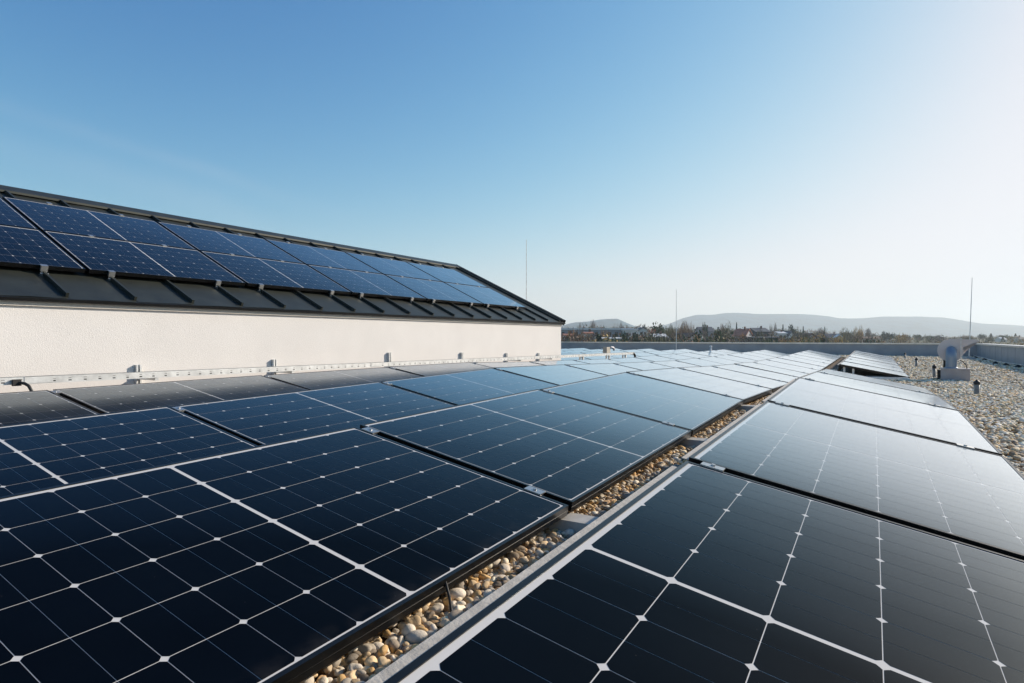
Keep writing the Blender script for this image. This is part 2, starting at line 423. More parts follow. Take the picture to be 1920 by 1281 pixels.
def put_panel(x, y, zl, slope, label, group, tilt=TILT):
    o = proto if not used[0] else copy_tree(proto)
    used[0] = True
    t = tilt + R(random.uniform(-.22, .22)); slope += random.uniform(-.0022, .0022)
    ex = Vector((math.cos(t), 0, -math.sin(t))); ey = Vector((0, 1, slope)).normalized()
    ez = ex.cross(ey).normalized(); ex = ey.cross(ez)
    o.rotation_euler = Matrix((ex, ey, ez)).transposed().to_euler()
    o.location = (x, y, zl + math.sin(t)*PW)
    tag(o, label, 'solar panel', group)
    return o
def row(idx, first, last, desc, prof, group='solar panels in rows on the gravel roof', start=1):
    x = X_A + idx*ROWP - (.011 if idx <= -2 else 0)
    for n, i in enumerate(range(first, last+1)):
        y1 = Y0 + i*(PL+GAP); y0 = y1 - PL
        za, zb = interp(y0, prof), interp(y1, prof)
        tl = TILT_WALL if prof is PROFD else TILT; dz = math.sin(TILT) - math.sin(tl)
        put_panel(x, y0, za + dz, (zb-za)/PL, desc.format(ORD[n+start-1]), group, tl)
row(1, 0, 4, 'dark solar panel right of the pebble gap, {} from the camera', PROF)
row(1, 7, 13, 'pale solar panel in the short row left of the fan, {} from its front', PROF)
row(0, 0, 13, 'solar panel in the row left of the pebble gap, {} from the camera', PROF)
row(-1, 0, 13, 'solar panel in the second row left of the pebble gap, {} from the camera', PROF)
row(-2, 0, 13, 'solar panel in the row below the white wall, {} from the camera', PROFD)
FARN = ['nearest the wall corner', 'second past the wall corner', 'third past the wall corner', 'fourth past the wall corner', 'fifth past the wall corner']
for k in range(5):
    row(-3-k, 7, 13, 'pale far solar panel, {} in the row ' + FARN[k], PROF)

# base rails that cross the pebble gap under the joints, and the legs of the short row
RAILN = ['closest to the camera', 'second from the camera', 'third from the camera', 'fourth from the camera']
for i in range(4):
    y = Y0 + i*(PL+GAP) + GAP/2; z = interp(y, PROF)
    b = MB(); x0, x1 = -4.55, .52
    prof2 = [(-.055,0), (.055,0), (.045,.054), (-.045,.054)]
    b.prism(prof2, x0, x1, lambda u, v, t: (t, y+u, z-.098+v))
    o = b.build('base_rail', M_rail)
    tag(o, 'grey metal base rail crossing the pebble gap, ' + RAILN[i], 'rail', 'base rails under the panel joints')
def support_leg(x, y, z0, z1, label):
    b = MB(); b.bar((x,y,z0), (x,y,z1), .022, .03); b.box((x-.05,y-.04,z0-.01), (x+.05,y+.04,z0+.006))
    tag(b.build('support_leg', M_galv), label, 'support leg', 'legs under the short row of panels')
yb = Y0 + 6*(PL+GAP) + GAP
zb_ = interp(yb, PROF)
xB = X_A + ROWP
support_leg(xB+.07, yb+.05, deck_z(yb), zb_+.14, 'thin grey leg under the high corner of the short far row')
support_leg(xB+.20, yb+.06, deck_z(yb), zb_+.115, 'thin grey leg further right under the short far row')
b = MB(); b.box((0,0,0), (.62,.5,.035)); b.box((.02,.02,.035), (.60,.48,.05))
o = b.build('ballast_tray', M_galv); o.location = (xB+.36, yb-.12, deck_z(yb)+.004)
tag(o, 'flat grey ballast tray on the gravel under the short far row', 'ballast tray')

# black cable bent over the edge of the pebble gap
p = at_ground(790, 1172); b = MB()
b.tube([(-.90,1.16,-.59), (-.875,1.155,-.585), (-.86,1.15,-.615), (-.845,1.14,-.65), (-.83,1.13,-.665)], .0035, 6)
tag(b.build('cable_tie', M_dark), 'thin black cable poking out over the pebbles from under the panel', 'cable')

# ---------------------------------------------------------------- white building with the sheet-metal roof
EZ = .300                                # top of the wall
SLP = math.tan(R(25.55))
RX, RZ = -8.46, EZ + .015 + SLP*(8.46-5.65)
NEARY = -5.0
bld = empty('building', (WX, WY, -.7), 'low cream rendered building with a dark seamed metal roof on its flank', 'building')
def bpart(b, name, mats, parent=None, mw=None):
    o = b.build(name, mats); o.parent = parent or bld
    o.matrix_parent_inverse = (Matrix.Translation(bld.location)).inverted() if (parent is None or parent is bld) else Matrix()
    return o
b = MB(); BXW = 2*RX - WX
b.add([(WX,NEARY,-1.2), (WX,WY,-1.2), (WX,WY,EZ), (WX,NEARY,EZ), (BXW,NEARY,-1.2), (BXW,WY,-1.2), (BXW,WY,EZ), (BXW,NEARY,EZ), (RX,WY,RZ-.06), (RX,NEARY,RZ-.06)],
      [(0,1,2,3), (5,4,7,6), (1,5,6,8,2), (4,0,3,9,7)])
bpart(b, 'wall', M_stucco)
# roof: sheet, seams, both slopes
OV, GOV = .05, .06
b = MB()
def rp(d, y, up=0.):                     # point on the front slope: d = run back from the wall face, up = along the normal
    n = Vector((SLP, 0, 1)).normalized()
    return Vector((WX - d, y, EZ + .015 + SLP*d)) + n*up
def slab(b, d0, d1, y0, y1, u0, u1, mt=0):
    pts = [rp(d0,y0,u0), rp(d0,y1,u0), rp(d1,y1,u0), rp(d1,y0,u0), rp(d0,y0,u1), rp(d0,y1,u1), rp(d1,y1,u1), rp(d1,y0,u1)]
    b.add(pts, [(3,2,1,0), (4,5,6,7), (0,1,5,4), (1,2,6,5), (2,3,7,6), (3,0,4,7)], mt)
RUN = WX - RX
slab(b, -OV, RUN, NEARY, WY+GOV, 0, .022)
yv = 2.36 - .528*13
while yv < WY:
    slab(b, -OV+.03, RUN-.05, yv-.011, yv+.011, .022, .062)
    ya_, yb2 = yv+.011, min(yv+.528-.011, WY+GOV-.09)
    if yb2 > ya_ + .05:                 # each sheet lies a little unevenly between its seams
        ym_ = (ya_+yb2)/2; ed = -OV-.004+random.uniform(-.006,.008)
        u_ = [[.0235+random.uniform(0,.003) for _ in range(3)] for _ in range(4)]
        vv_ = [rp(d_, y_, u_[i][j] + (.006*random.random() if j == 1 else 0)) for i, d_ in enumerate((ed, .12, .5, RUN-.06)) for j, y_ in enumerate((ya_, ym_, yb2))]
        b.add(vv_, [(i*3+j, i*3+j+1, i*3+j+4, i*3+j+3) for i in range(3) for j in range(2)], 0, True)
    yv += .528
# rear slope
mir = lambda q: Vector((2*RX - q.x, q.y, q.z))
pts = [mir(rp(-OV,NEARY,0)), mir(rp(-OV,WY+GOV,0)), mir(rp(RUN,WY+GOV,0)), mir(rp(RUN,NEARY,0))]
b.add(pts + [q + Vector((0,0,.022)) for q in pts], [(0,1,2,3), (7,6,5,4), (0,4,5,1), (1,5,6,2), (2,6,7,3), (3,7,4,0)])
roof = bpart(b, 'roof', M_roofm)
b = MB(); slab(b, -OV-.012, -OV, NEARY, WY+GOV+.012, -.004, .022); slab(b, -OV, RUN, WY+GOV, WY+GOV+.012, -.04, .075)
slab(b, -OV+.02, RUN, WY+GOV-.085, WY+GOV-.05, .022, .07)
slab(b, -OV+.02, RUN-.02, WY+GOV-.05, WY+GOV, .023, .03)
bpart(b, 'edge_trim', M_trim)
b = MB(); b.box((WX-.05, NEARY, EZ-.055), (WX+.022, WY+.018, EZ-.012))
bpart(b, 'cornice', M_soffit)
b = MB(); top = RZ + .05
b.prism([(-.20,-.075), (-.20,-.045), (-.05,.055), (.05,.055), (.20,-.045), (.20,-.075), (.05,.02), (-.05,.02)], NEARY, WY+GOV+.02, lambda u, v, t: (RX+u, t, RZ+.012+v*.8))
bpart(b, 'ridge_cap', M_roofm)

# roof-mounted panels
rproto = panel_proto('roof')
PB = 6.03 - 5.65                         # run of the low panel edge behind the wall face
first = True
NORM = Vector((SLP, 0, 1)).normalized(); DOWN = Vector((1, 0, -SLP)).normalized()
colnames = ['leftmost','second','third','fourth','fifth','last']
low = Vector((-6.03, 0, .611))
for c in range(6):
    for r_ in range(2):
        o = rproto if first else copy_tree(rproto)
        first = False
        y0 = 1.095 + c*(PL+.032) + .018
        o.rotation_euler = Matrix((DOWN, Vector((0,1,0)), NORM)).transposed().to_euler()
        hi = low - DOWN*(PW + r_*(PW+.022))
        o.location = (hi.x, y0, hi.z)
        tag(o, ('lower' if r_ == 0 else 'upper') + ' row solar panel on the dark metal roof, ' + colnames[c] + ' along', 'solar panel', 'solar panels on the metal roof')
# clamps that hold them on the seams
k = 0
yv = 2.36 - .528*3; n_c = 0
while yv < 10.6:
    if (round((yv-2.36)/.528)) % 3 != 2 and yv > 1.1:
        q = low + DOWN*.012; b = MB()
        f = lambda a, u: q + DOWN*a + NORM*u + Vector((0, yv, 0))
        def obx(a0, a1, y0_, y1_, u0, u1):
            pp = [f(a, u) + Vector((0, y_, 0)) for u in (u0, u1) for a, y_ in ((a0,y0_), (a1,y0_), (a1,y1_), (a0,y1_))]
            b.add(pp, [(0,3,2,1), (4,5,6,7), (0,1,5,4), (1,2,6,5), (2,3,7,6), (3,0,4,7)])
        obx(-.02, .018, -.026, .026, .0006, .006); obx(.0, .018, -.026, .026, -.045, .0006)
        obx(.004, .030, -.018, .018, -.075, -.045); obx(.0, .045, -.030, .030, -.098, -.075)
        b.tube([f(.03,-.06)+Vector((0,-.03,0)), f(.03,-.06)+Vector((0,.03,0))], .008, 8)
        o = b.build('seam_clamp', M_alu)
        tag(o, 'silver clamp on a roof seam below the panels, ' + ORD[n_c] + ' from the left', 'clamp', 'clamps along the lower edge of the roof panels')
        n_c += 1
    yv += .528
# silver mid clamps between and above the two panel rows belong to the upper panels' edge
for c in range(6):
    for s_ in (.27, .75):
        for lev in (PW+.011, 2*PW+.033):
            y = 1.095 + c*(PL+.032) + .018 + s_*PL; q = low - DOWN*lev
            pp = [q + DOWN*a + NORM*u + Vector((0, y+y_, 0)) for u in (.0005, .008) for a, y_ in ((-.022,-.022), (.022,-.022), (.022,.022), (-.022,.022))]
            b = MB(); b.add(pp, [(0,3,2,1), (4,5,6,7), (0,1,5,4), (1,2,6,5), (2,3,7,6), (3,0,4,7)])
            par = [o_ for o_ in C.objects if o_.name.startswith('solar_panel') and o_.get('label','').startswith(('lower' if lev < 1.5 else 'upper') + ' row') and o_['label'].endswith(' ' + colnames[c] + ' along')][0]
            bpy.context.view_layer.update()
            o = b.build('clamp', M_alu); o.parent = par
            o.matrix_parent_inverse = (Matrix.Translation(par.location) @ par.rotation_euler.to_matrix().to_4x4()).inverted()

# ---------------------------------------------------------------- cable tray along the wall
TX = -5.32
def tray_z(y): return -.314 + (y-1.815) * (-.408+.314) / (15.08-1.815)
def build_tray():
    y0, y1 = -2.0, 15.08
    M_ = .105; n = int((y1-y0)/M_); b = MB(); h = .052; wd = .10
    rows_ = [0, .012, .020, .032, .040, h]
    xf = TX
    for i in range(n):
        a = y0 + i*M_; cuts = [a, a+.042, a+.063, a+M_]
        for c in range(3):
            for r in range(5):
                if c == 1 and r in (1, 3): continue
                q = [(xf,cuts[c],tray_z(cuts[c])-h/2+rows_[r]), (xf,cuts[c+1],tray_z(cuts[c+1])-h/2+rows_[r]), (xf,cuts[c+1],tray_z(cuts[c+1])-h/2+rows_[r+1]), (xf,cuts[c],tray_z(cuts[c])-h/2+rows_[r+1])]
                b.add(q, [(0,1,2,3)])
    def quad(x0, x1, za, zb):
        b.add([(x0,y0,tray_z(y0)+za), (x1,y0,tray_z(y0)+zb), (x1,y1,tray_z(y1)+zb), (x0,y1,tray_z(y1)+za)], [(0,1,2,3)])
    quad(xf-.012, xf, h/2, h/2); quad(xf-wd, xf, -h/2, -h/2); quad(xf-wd, xf-wd, -h/2, h/2); quad(xf-wd, xf-wd+.012, h/2, h/2)
    t = empty('cable_tray', (TX, y0, tray_z(y0)), 'long galvanised cable tray with slotted side along the foot of the wall', 'cable tray')
    o = b.build('channel', M_galv, t); o.matrix_parent_inverse = Matrix.Translation(t.location).inverted()
    for yj in (2.05, 5.6, 9.2, 12.6):
        b2 = MB(); b2.box((xf+.0005, yj-.09, tray_z(yj)-.022), (xf+.003, yj+.09, tray_z(yj)+.030)); b2.box((xf-.03, yj-.09, tray_z(yj)+.0265), (xf+.003, yj+.09, tray_z(yj)+.030))
        o = b2.build('joint_plate', M_galv, t); o.matrix_parent_inverse = Matrix.Translation(t.location).inverted()
    b3 = MB(); b3.tube([(xf-.05, y, tray_z(y)-.008) for y in np.linspace(y0+.05, y1-.05, 30)], .014, 8); b3.tube([(xf-.028, y, tray_z(y)-.012) for y in np.linspace(y0+.05, y1-.05, 30)], .009, 8)  # unseen cables, added so the slots in the tray side look dark
    tag(b3.build('cable', M_dark), 'black cables added inside the long galvanised tray to darken its slots', 'cable')
build_tray()
for n, (px, py0, py1) in enumerate([(256,684,718), (512,674,700), (728,661,690), (864,661,682), (948,662,678), (1008,662,674)]):
    ang = YAW - math.atan((px-960)/FPX); y = -WX / math.tan(ang); d = -WX*math.sin(YAW) + y*math.cos(YAW)
    za, zb = (HORIZ-py0)/FPX*d, (HORIZ-py1)/FPX*d - .06
    b = MB(); b.box((WX,y-.022,zb), (WX+.003,y+.022,za)); b.box((WX,y-.022,zb), (WX+.04,y-.019,za)); b.box((WX,y+.019,zb), (WX+.04,y+.022,za))
    b.box((WX+.037,y-.019,zb), (WX+.04,y-.008,za)); b.box((WX+.037,y+.008,zb), (WX+.04,y+.019,za))
    b.box((WX+.04, y-.015, tray_z(y)-.05), (TX-.005, y+.015, tray_z(y)-.029)); b.box((WX+.003, y-.015, zb), (WX+.037, y+.015, zb+.003))
    tag(b.build('wall_bracket', M_galv), 'upright steel channel on the cream wall behind the tray, ' + ORD[n] + ' from the left', 'bracket', 'channels carrying the cable tray')
# supports beyond the wall corner
for n, y in enumerate((11.9, 13.4, 14.5)):
    b = MB(); z = deck_z(y)
    b.bar((TX-.02,y,z), (TX-.02,y,tray_z(y)-.028), .04, .04); b.bar((TX-.09,y,z), (TX-.09,y,tray_z(y)-.028), .03, .03); b.box((TX-.15,y-.08,z-.01), (TX+.06,y+.08,z+.03))
    tag(b.build('tray_support', M_galv), ['short support under the tray just past the wall corner', 'double post under the tray below the junction box', 'last post under the free end of the tray'][n], 'support', 'posts under the free tray')
b = MB(); y = 13.28
b.box((TX-.12,y-.02,tray_z(y)+.03), (TX-.02,y+.20,tray_z(y)+.17))
jb = b.build('junction_box', mat('beige_grey_box', (.42,.38,.31), .6))
tag(jb, 'grey junction box above the free end of the cable tray', 'junction box')
b = MB(); b.tube([(TX-.02,y+.22,tray_z(y)+.16), (TX+.01,y+.30,tray_z(y)+.15), (TX+.02,y+.34,tray_z(y)+.10)], .03, 10)
b.build('cable_gland', M_ventpl, jb)
b = MB(); y = 15.03
b.tube([(TX-.04,y,tray_z(y)), (TX-.03,y+.10,tray_z(y)-.005), (TX-.02,y+.17,tray_z(y)-.06), (TX-.02,y+.19,tray_z(y)-.16), (TX-.02,y+.19,deck_z(y)+.02)], .03, 10)
tag(b.build('conduit', M_dark), 'black conduit bending down from the free end of the tray', 'conduit')
b = MB(); y = 1.91
b.box((TX+.004, y-.028, tray_z(y)-.035), (TX+.03, y+.022, tray_z(y)+.012))
b.tube([(TX+.03,y+.012,tray_z(y)-.012), (TX+.06,y+.03,tray_z(y)-.018), (TX+.085,y+.045,tray_z(y)-.035), (TX+.10,y+.055,tray_z(y)-.07), (TX+.105,y+.058,tray_z(y)-.13)], .011, 10)
tag(b.build('cable_outlet', M_dark), 'black outlet with a hose leaving the tray at its left end', 'cable outlet')
b = MB(); y = 20.5; xq = X_A - 2*ROWP; zq = interp(y, PROF) + .19
b.box((xq-.03,y-.03,zq+.003), (xq+.03,y+.03,zq+.02)); b.tube([(xq,y,zq), (xq,y,zq+.11)], .03, 10); b.lathe([(.03,.11), (.045,.12), (.04,.15), (.0,.16)], (xq,y,zq), 12)
tag(b.build('sensor', mat('white_plastic', (.75,.75,.74), .4)), 'small white sensor standing on the far panels', 'sensor')

# ---------------------------------------------------------------- parapets
PTOP = -.198
def parapet(name, p0, p1, inner, label):
    """p0-p1 along the inner face; inner = unit normal towards the roof"""
    p0, p1, nrm = Vector(p0), Vector(p1), Vector(inner); L = (p1-p0).length; d = (p1-p0).normalized()
    t = empty(name, p0, label, 'parapet', 'parapets round the flat roof')
    inv = Matrix.Translation(t.location).inverted()
    def P(s, o, z): return p0 + d*s + nrm*o + Vector((0,0,z))
    def bx(b, s0, s1, o0, o1, z0, z1):
        pp = [P(s,o_,z) for z in (z0,z1) for s,o_ in ((s0,o0), (s1,o0), (s1,o1), (s0,o1))]
        b.add(pp, [(0,3,2,1), (4,5,6,7), (0,1,5,4), (1,2,6,5), (2,3,7,6), (3,0,4,7)])
    b = MB(); bx(b, 0, L, -.28, -.004, -1.0, PTOP-.03)
    s = 0.
    while s < L:                                            # sheet bays with standing joints
        e = min(s+.93, L); bx(b, s+.004, e-.004, -.004, .0, -1.0, PTOP-.032); bx(b, e-.008, min(e+.008, L), .0, .0035, -1.0, PTOP-.034); s = e
    o = b.build('cladding', M_clad, t); o.matrix_parent_inverse = inv
    b = MB(); s = 0.
    while s < L:
        e = min(s+2.4, L); bx(b, s+.003, e-.003, -.31, .03, PTOP-.012, PTOP); bx(b, s+.003, e-.003, .027, .03, PTOP-.045, PTOP-.012); s = e
    o = b.build('coping', M_coping, t); o.matrix_parent_inverse = inv
    b = MB(); bx(b, 0, L, .0, .05, -1.0, deck_z(BY)+.012)  # black strip painting the dark shadow line along the parapet foot
    o = b.build('base_shadow_strip', M_dark, t); o.matrix_parent_inverse = inv
parapet('parapet', (-22,BY,0), (BX,BY,0), (0,-1,0), 'long grey parapet closing the far end of the roof')
parapet('parapet', (BX,BY-.001,0), (BX,-8,0), (-1,0,0), 'grey parapet along the right edge of the roof')

# lightning conductor wire and its holders along the right parapet
for n, (px, py) in enumerate([(1824,669.5), (1830,673), (1846.5,677), (1867,683.5), (1886.5,687), (1909,690.5)]):
    p = at_ground(px, py); b = MB()
    b.lathe([(.07,0), (.065,.03), (.03,.06), (.016,.075), (0,.078)], (p.x,p.y,p.z+.005), 8)
    tag(b.build('wire_holder', M_dark), 'black wire holder at the foot of the right parapet, ' + ORD[n] + ' from the corner', 'wire holder', 'holders of the lightning wire')
b = MB()
pts = [at_ground(px, py) + Vector((0,0,.085)) for px, py in [(1824,669.5), (1830,673), (1846.5,677), (1867,683.5), (1886.5,687), (1909,690.5), (1950,697)]]
b.tube(pts, .006, 6)
tag(b.build('lightning_wire', M_galv), 'thin round wire running over black holders by the right parapet', 'wire')

# lightning rods
def rod(px, pytop, d, lean, label, base_z=None):
    p = at_depth(px, d); z0 = deck_z(p.y) if base_z is None else base_z; zt = (HORIZ-pytop)/FPX*d
    t = empty('lightning_rod', (p.x,p.y,z0), label, 'lightning rod', 'lightning rods on the roof')
    b = MB(); h = zt-z0
    b.tube([(0,0,0), (lean*.5*RT[0],lean*.5*RT[1],h*.5), (lean*RT[0],lean*RT[1],h)], .012, 8, radii=[.013,.011,.007]); b.build('mast', M_galv, t)
    b = MB(); b.lathe([(.17,-.02), (.17,.05), (.15,.075), (.03,.08), (.03,.12), (0,.12)], (0,0,0), 16); b.build('foot', M_conc, t)
rod(987, 450, 14.4, 0, 'tall thin lightning rod rising behind the metal roof gable')
rod(1268, 543, 22.9, 0, 'thin lightning rod before the far parapet, left of the wooded ridge')
rod(1817, 521, 18.2, .085, 'slightly leaning lightning rod in the right roof corner behind the fan')

# ---------------------------------------------------------------- roof fan and small roof pieces
def build_fan():
    p = at_ground(1791, 714.5)
    t = empty('roof_fan', p, 'grey snail shaped roof fan with elbow pipe on a square metal curb', 'roof fan', rot=(0,0,R(-4)))
    b = MB(); w_ = .185
    b.box((-w_,-w_,-.05), (w_,w_,.185)); b.box((-w_-.006,-w_-.006,.186), (w_+.006,w_+.006,.202)); b.build('curb', M_vent, t)
    b = MB(); r = .074; cx, cz = -.05, .475
    path = [(cx,-.06,.20), (cx,-.06,.37)] + [(cx, -.06+.105*(1-math.cos(a)), .37+.105*math.sin(a)) for a in np.linspace(.2, math.pi/2, 7)] + [(cx,.10,cz)]
    b.tube(path, r, 24); b.lathe([(r+.014,.202), (r+.014,.217), (r,.222)], (cx,-.06,0), 24); b.build('pipe', mat('bluish_sheet_pipe', (.25,.30,.36), .42, .4), t)
    b = MB(); out = []
    for a in np.linspace(0, 1, 40):
        an = math.pi*.5 + a*math.pi*1.62; rr = .192 - .03*a
        out.append((cx + rr*math.cos(an), cz + rr*math.sin(an)))
    out += [(cx+.15, cz+.02), (cx+.23,cz+.05), (cx+.30,cz+.10), (cx+.37,cz+.165), (cx+.30,cz+.182)]
    b.prism(out, .07, .16, lambda u, v, y: (u, y, v)); b.build('scroll_housing', M_ventpl, t)
    b = MB(); b.tube([(cx,.161,cz), (cx,.30,cz)], .07, 16); b.box((-.15,.17,.0), (-.06,.32,.38)); b.box((-.23,.17,.0), (-.151,.30,.16)); b.build('motor', M_dark, t)
    b = MB(); b.tube([(.06,-.05,.33), (.10,-.08,.31), (.135,-.11,.26), (.145,-.13,.205)], .007, 6); b.build('supply_cable', M_dark, t)
    b = MB(); b.bar((.075,.06,.34), (.075,.06,.665), .012, .012); b.box((.06,.05,.655), (.09,.069,.675)); b.build('bracket', M_galv, t)
build_fan()
for n, (px, py, ht, lab) in enumerate([(1832,742,30,'dark capped roof post nearest the camera on the open gravel'), (1752,709,26,'dark capped roof post just left of the fan'),
                                  (1718.5,689,19,'dark capped roof post midway to the far parapet'), (1697,672.5,11,'smallest dark roof post, close to the far parapet')]):
    p = at_ground(px, py); d = -p.z*FPX/(py-HORIZ); h = ht/FPX*d
    t = empty('roof_post', p, lab, 'roof post', 'capped posts on the gravel')
    b = MB(); b.lathe([(.036,0), (.030,.01), (.026,.02), (.026,h*.72), (0,h*.72)], (0,0,0), 14); b.build('stem', mat('dark_grey_pipe', (.24,.235,.21), .5, vary=(20,.3)), t)
    b = MB(); b.lathe([(.030,h*.70), (.031,h*.84), (.020,h*.92), (.012,h*.93), (.010,h), (0,h)], (0,0,0), 14); b.build('cap', M_dark, t)
p = at_ground(1738, 726.5); b = MB()
b.add([(-.035,-.01,.012), (0,-.03,.03), (.04,-.012,.016), (.05,.015,.035), (.01,.03,.05), (-.03,.02,.03), (.0,.0,.015)], [(0,1,6), (1,2,6), (2,3,6), (3,4,6), (4,5,6), (5,0,6), (5,4,3,2,1,0)])
o = b.build('red_scrap', M_red); o.scale = (.6,.6,.6); o.location = p + Vector((0,0,.005)); tag(o, 'small crumpled red scrap lying on the gravel before the fan', 'scrap')

# ---------------------------------------------------------------- far land
def land_z(d): return interp(d, [(0,-9.5), (120,-9.0), (420,-5.5), (900,-2.0), (2200,2.0), (7000,6.0)])
def build_land():
    b = MB(); rr = [0.1, 30, 80, 150, 250, 420, 700, 1200, 2200, 2900]; na = 72
    for r_ in rr:
        for k in range(na): b.v.append((r_*math.cos(2*math.pi*k/na), r_*math.sin(2*math.pi*k/na), land_z(r_)))
    for i in range(len(rr)-1):
        for k in range(na): b.f.append((i*na+k, (i+1)*na+k, (i+1)*na+(k+1)%na, i*na+(k+1)%na)); b.m.append(0); b.sm.append(True)
    tag(b.build('ground', M_land), kind='structure')
build_land()
def hill(name, prof, D, dn, df):
    b = MB(); xs = np.arange(prof[0][0], prof[-1][0]+1, 6.0); rows_ = 9; n = len(xs)
    for j in range(rows_):
        s = j/(rows_-1)
        for px in xs:
            zr = (HORIZ - interp(px, prof))/FPX*D
            if s <= .6: u = s/.6; d = D - dn*(1-u); z = (zr+12)*(u*u*(3-2*u)) - 12
            else: u = (s-.6)/.4; d = D + df*u; z = (zr+12)*(1-u) - 12
            wob = 0 if j == 0 else 4*math.sin(px*.05+j*1.7) * (1 if j not in (5,) else .3)
            p = at_depth(px, d); b.v.append((p.x, p.y, max(z + wob*.6, -14)))
    for j in range(rows_-1):
        for i in range(n-1): b.f.append((j*n+i, j*n+i+1, (j+1)*n+i+1, (j+1)*n+i)); b.m.append(0); b.sm.append(True)
    tag(b.build(name, M_hill), kind='structure')
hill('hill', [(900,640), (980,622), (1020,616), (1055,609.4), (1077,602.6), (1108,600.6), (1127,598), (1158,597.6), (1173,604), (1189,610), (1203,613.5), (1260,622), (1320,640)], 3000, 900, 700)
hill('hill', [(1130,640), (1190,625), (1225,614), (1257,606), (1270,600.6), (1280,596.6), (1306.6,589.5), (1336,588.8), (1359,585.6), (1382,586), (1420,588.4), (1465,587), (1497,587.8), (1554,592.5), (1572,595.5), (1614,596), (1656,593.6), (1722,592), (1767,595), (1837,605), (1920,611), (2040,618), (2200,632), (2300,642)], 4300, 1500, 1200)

# houses
WALLS = {'white': mat('white_house_wall', (.72,.69,.64), .9), 'cream': mat('cream_house_wall', (.62,.54,.42), .9), 'grey': mat('grey_house_wall', (.30,.31,.33), .9), 'dark': mat('dark_timber_wall', (.07,.08,.09), .9), 'ochre': mat('ochre_house_wall', (.52,.36,.19), .9)}
ROOFS = {'red': mat('red_tile_roof', (.33,.13,.085), .85, vary=(1,.2)), 'brown': mat('brown_tile_roof', (.16,.095,.07), .85, vary=(1,.2)), 'slate': mat('slate_roof', (.075,.085,.10), .7, vary=(1,.2)), 'pale': mat('pale_sheet_roof', (.74,.72,.69), .6)}
M_glass = mat('dark_window_glass', (.02,.025,.03), .1)
def house(px, d, wpx, py_eave, py_ridge, depth, wall, roof_, label, turn=0., gable=False, nwin=3):
    """front wpx wide; gable=True shows the gable end to the roof terrace"""
    p = at_depth(px, d); gz = land_z(d); ze, zr = (HORIZ-py_eave)/FPX*d, (HORIZ-py_ridge)/FPX*d
    t = empty('house', (p.x,p.y,gz), label, 'house', 'houses of the town', rot=(0,0,YAW + R(turn)))
    W2 = wpx/FPX*d/2; H = ze-gz; HR = zr-gz; D_ = depth
    b = MB()
    if py_ridge >= py_eave - .01:        # flat roof
        b.box((-W2,0,0), (W2,D_,H)); wl = b.build('wall', WALLS[wall], t)
        b = MB(); b.box((-W2-.3,-.3,H), (W2+.3,D_+.3,H+.6)); b.build('roof', ROOFS[roof_], t)
    elif gable:
        b.add([(-W2,0,0), (W2,0,0), (W2,0,H), (0,0,HR-.15), (-W2,0,H), (-W2,D_,0), (W2,D_,0), (W2,D_,H), (0,D_,HR-.15), (-W2,D_,H)], [(0,1,2,3,4), (6,5,9,8,7), (1,6,7,2), (5,0,4,9)])
        wl = b.build('wall', WALLS[wall], t); b = MB(); o_ = .5; e = .35; sl_ = (HR-H)/W2
        for s in (-1, 1):
            q = [(s*(W2+e),-o_,H-e*sl_), (0,-o_,HR), (0,D_+o_,HR), (s*(W2+e),D_+o_,H-e*sl_)]
            b.add(q + [(x,y,z+.25) for x,y,z in q], [(0,1,2,3), (7,6,5,4), (0,4,5,1), (1,5,6,2), (2,6,7,3), (3,7,4,0)])
        b.build('roof', ROOFS[roof_], t)
    else:
        b.add([(-W2,0,0), (W2,0,0), (W2,0,H), (-W2,0,H), (-W2,D_,0), (W2,D_,0), (W2,D_,H), (-W2,D_,H), (-W2,D_/2,HR-.15), (W2,D_/2,HR-.15)], [(0,1,2,3), (5,4,7,6), (1,5,6,9,2), (4,0,3,8,7)])
        wl = b.build('wall', WALLS[wall], t); b = MB(); e = .4; sl_ = (HR-H)/(D_/2)
        for y_, yy in ((-e, D_/2), (D_+e, D_/2)):
            q = [(-W2-e,y_,H-e*sl_), (W2+e,y_,H-e*sl_), (W2+e,yy,HR), (-W2-e,yy,HR)]
            b.add(q + [(x,y,z+.25) for x,y,z in q], [(0,1,2,3), (7,6,5,4), (0,4,5,1), (1,5,6,2), (2,6,7,3), (3,7,4,0)])
        rf = b.build('roof', ROOFS[roof_], t); b = MB(); b.box((W2*.3,D_*.4,HR-.8), (W2*.3+.6,D_*.4+.6,HR+1.1)); b.build('chimney', ROOFS['brown'], rf)
    for i in range(nwin):
        x = -W2 + (i+.5)*2*W2/nwin; b = MB(); b.box((x-.55,-.03,H-2.3), (x+.55,.02,H-.9)); b.build('window', M_glass, t)
    return t
house(1112, 230, 150, 618.6, 618.6, 16, 'grey', 'pale', 'long low block with a bright flat roof beyond the parapet, next to the wall corner', nwin=12)
house(1182, 226, 26, 619.5, 619.5, 12, 'white', 'pale', 'bright white end block of the long flat roofed building', nwin=2)
house(1104, 190, 15, 626, 623.5, 7, 'white', 'red', 'small pale house under the long flat roof', nwin=2)
house(1067, 175, 16, 630, 627, 7, 'white', 'red', 'small white house by the orange tree', nwin=2)
house(1147, 165, 36, 636, 634.4, 8, 'cream', 'pale', 'low cream house with a flat pale roof before the dark green bushes', nwin=4)
house(1117, 168, 12, 633, 629, 8, 'white', 'brown', 'narrow white gabled house among brown bushes', gable=True, nwin=1)
house(1206, 300, 14, 619, 614.5, 9, 'white', 'slate', 'white gabled house on the skyline between the two hills', gable=True, nwin=2)
house(1238, 215, 26, 632.5, 627, 9, 'white', 'pale', 'white house with a pale pitched roof behind dark green bushes', nwin=3)
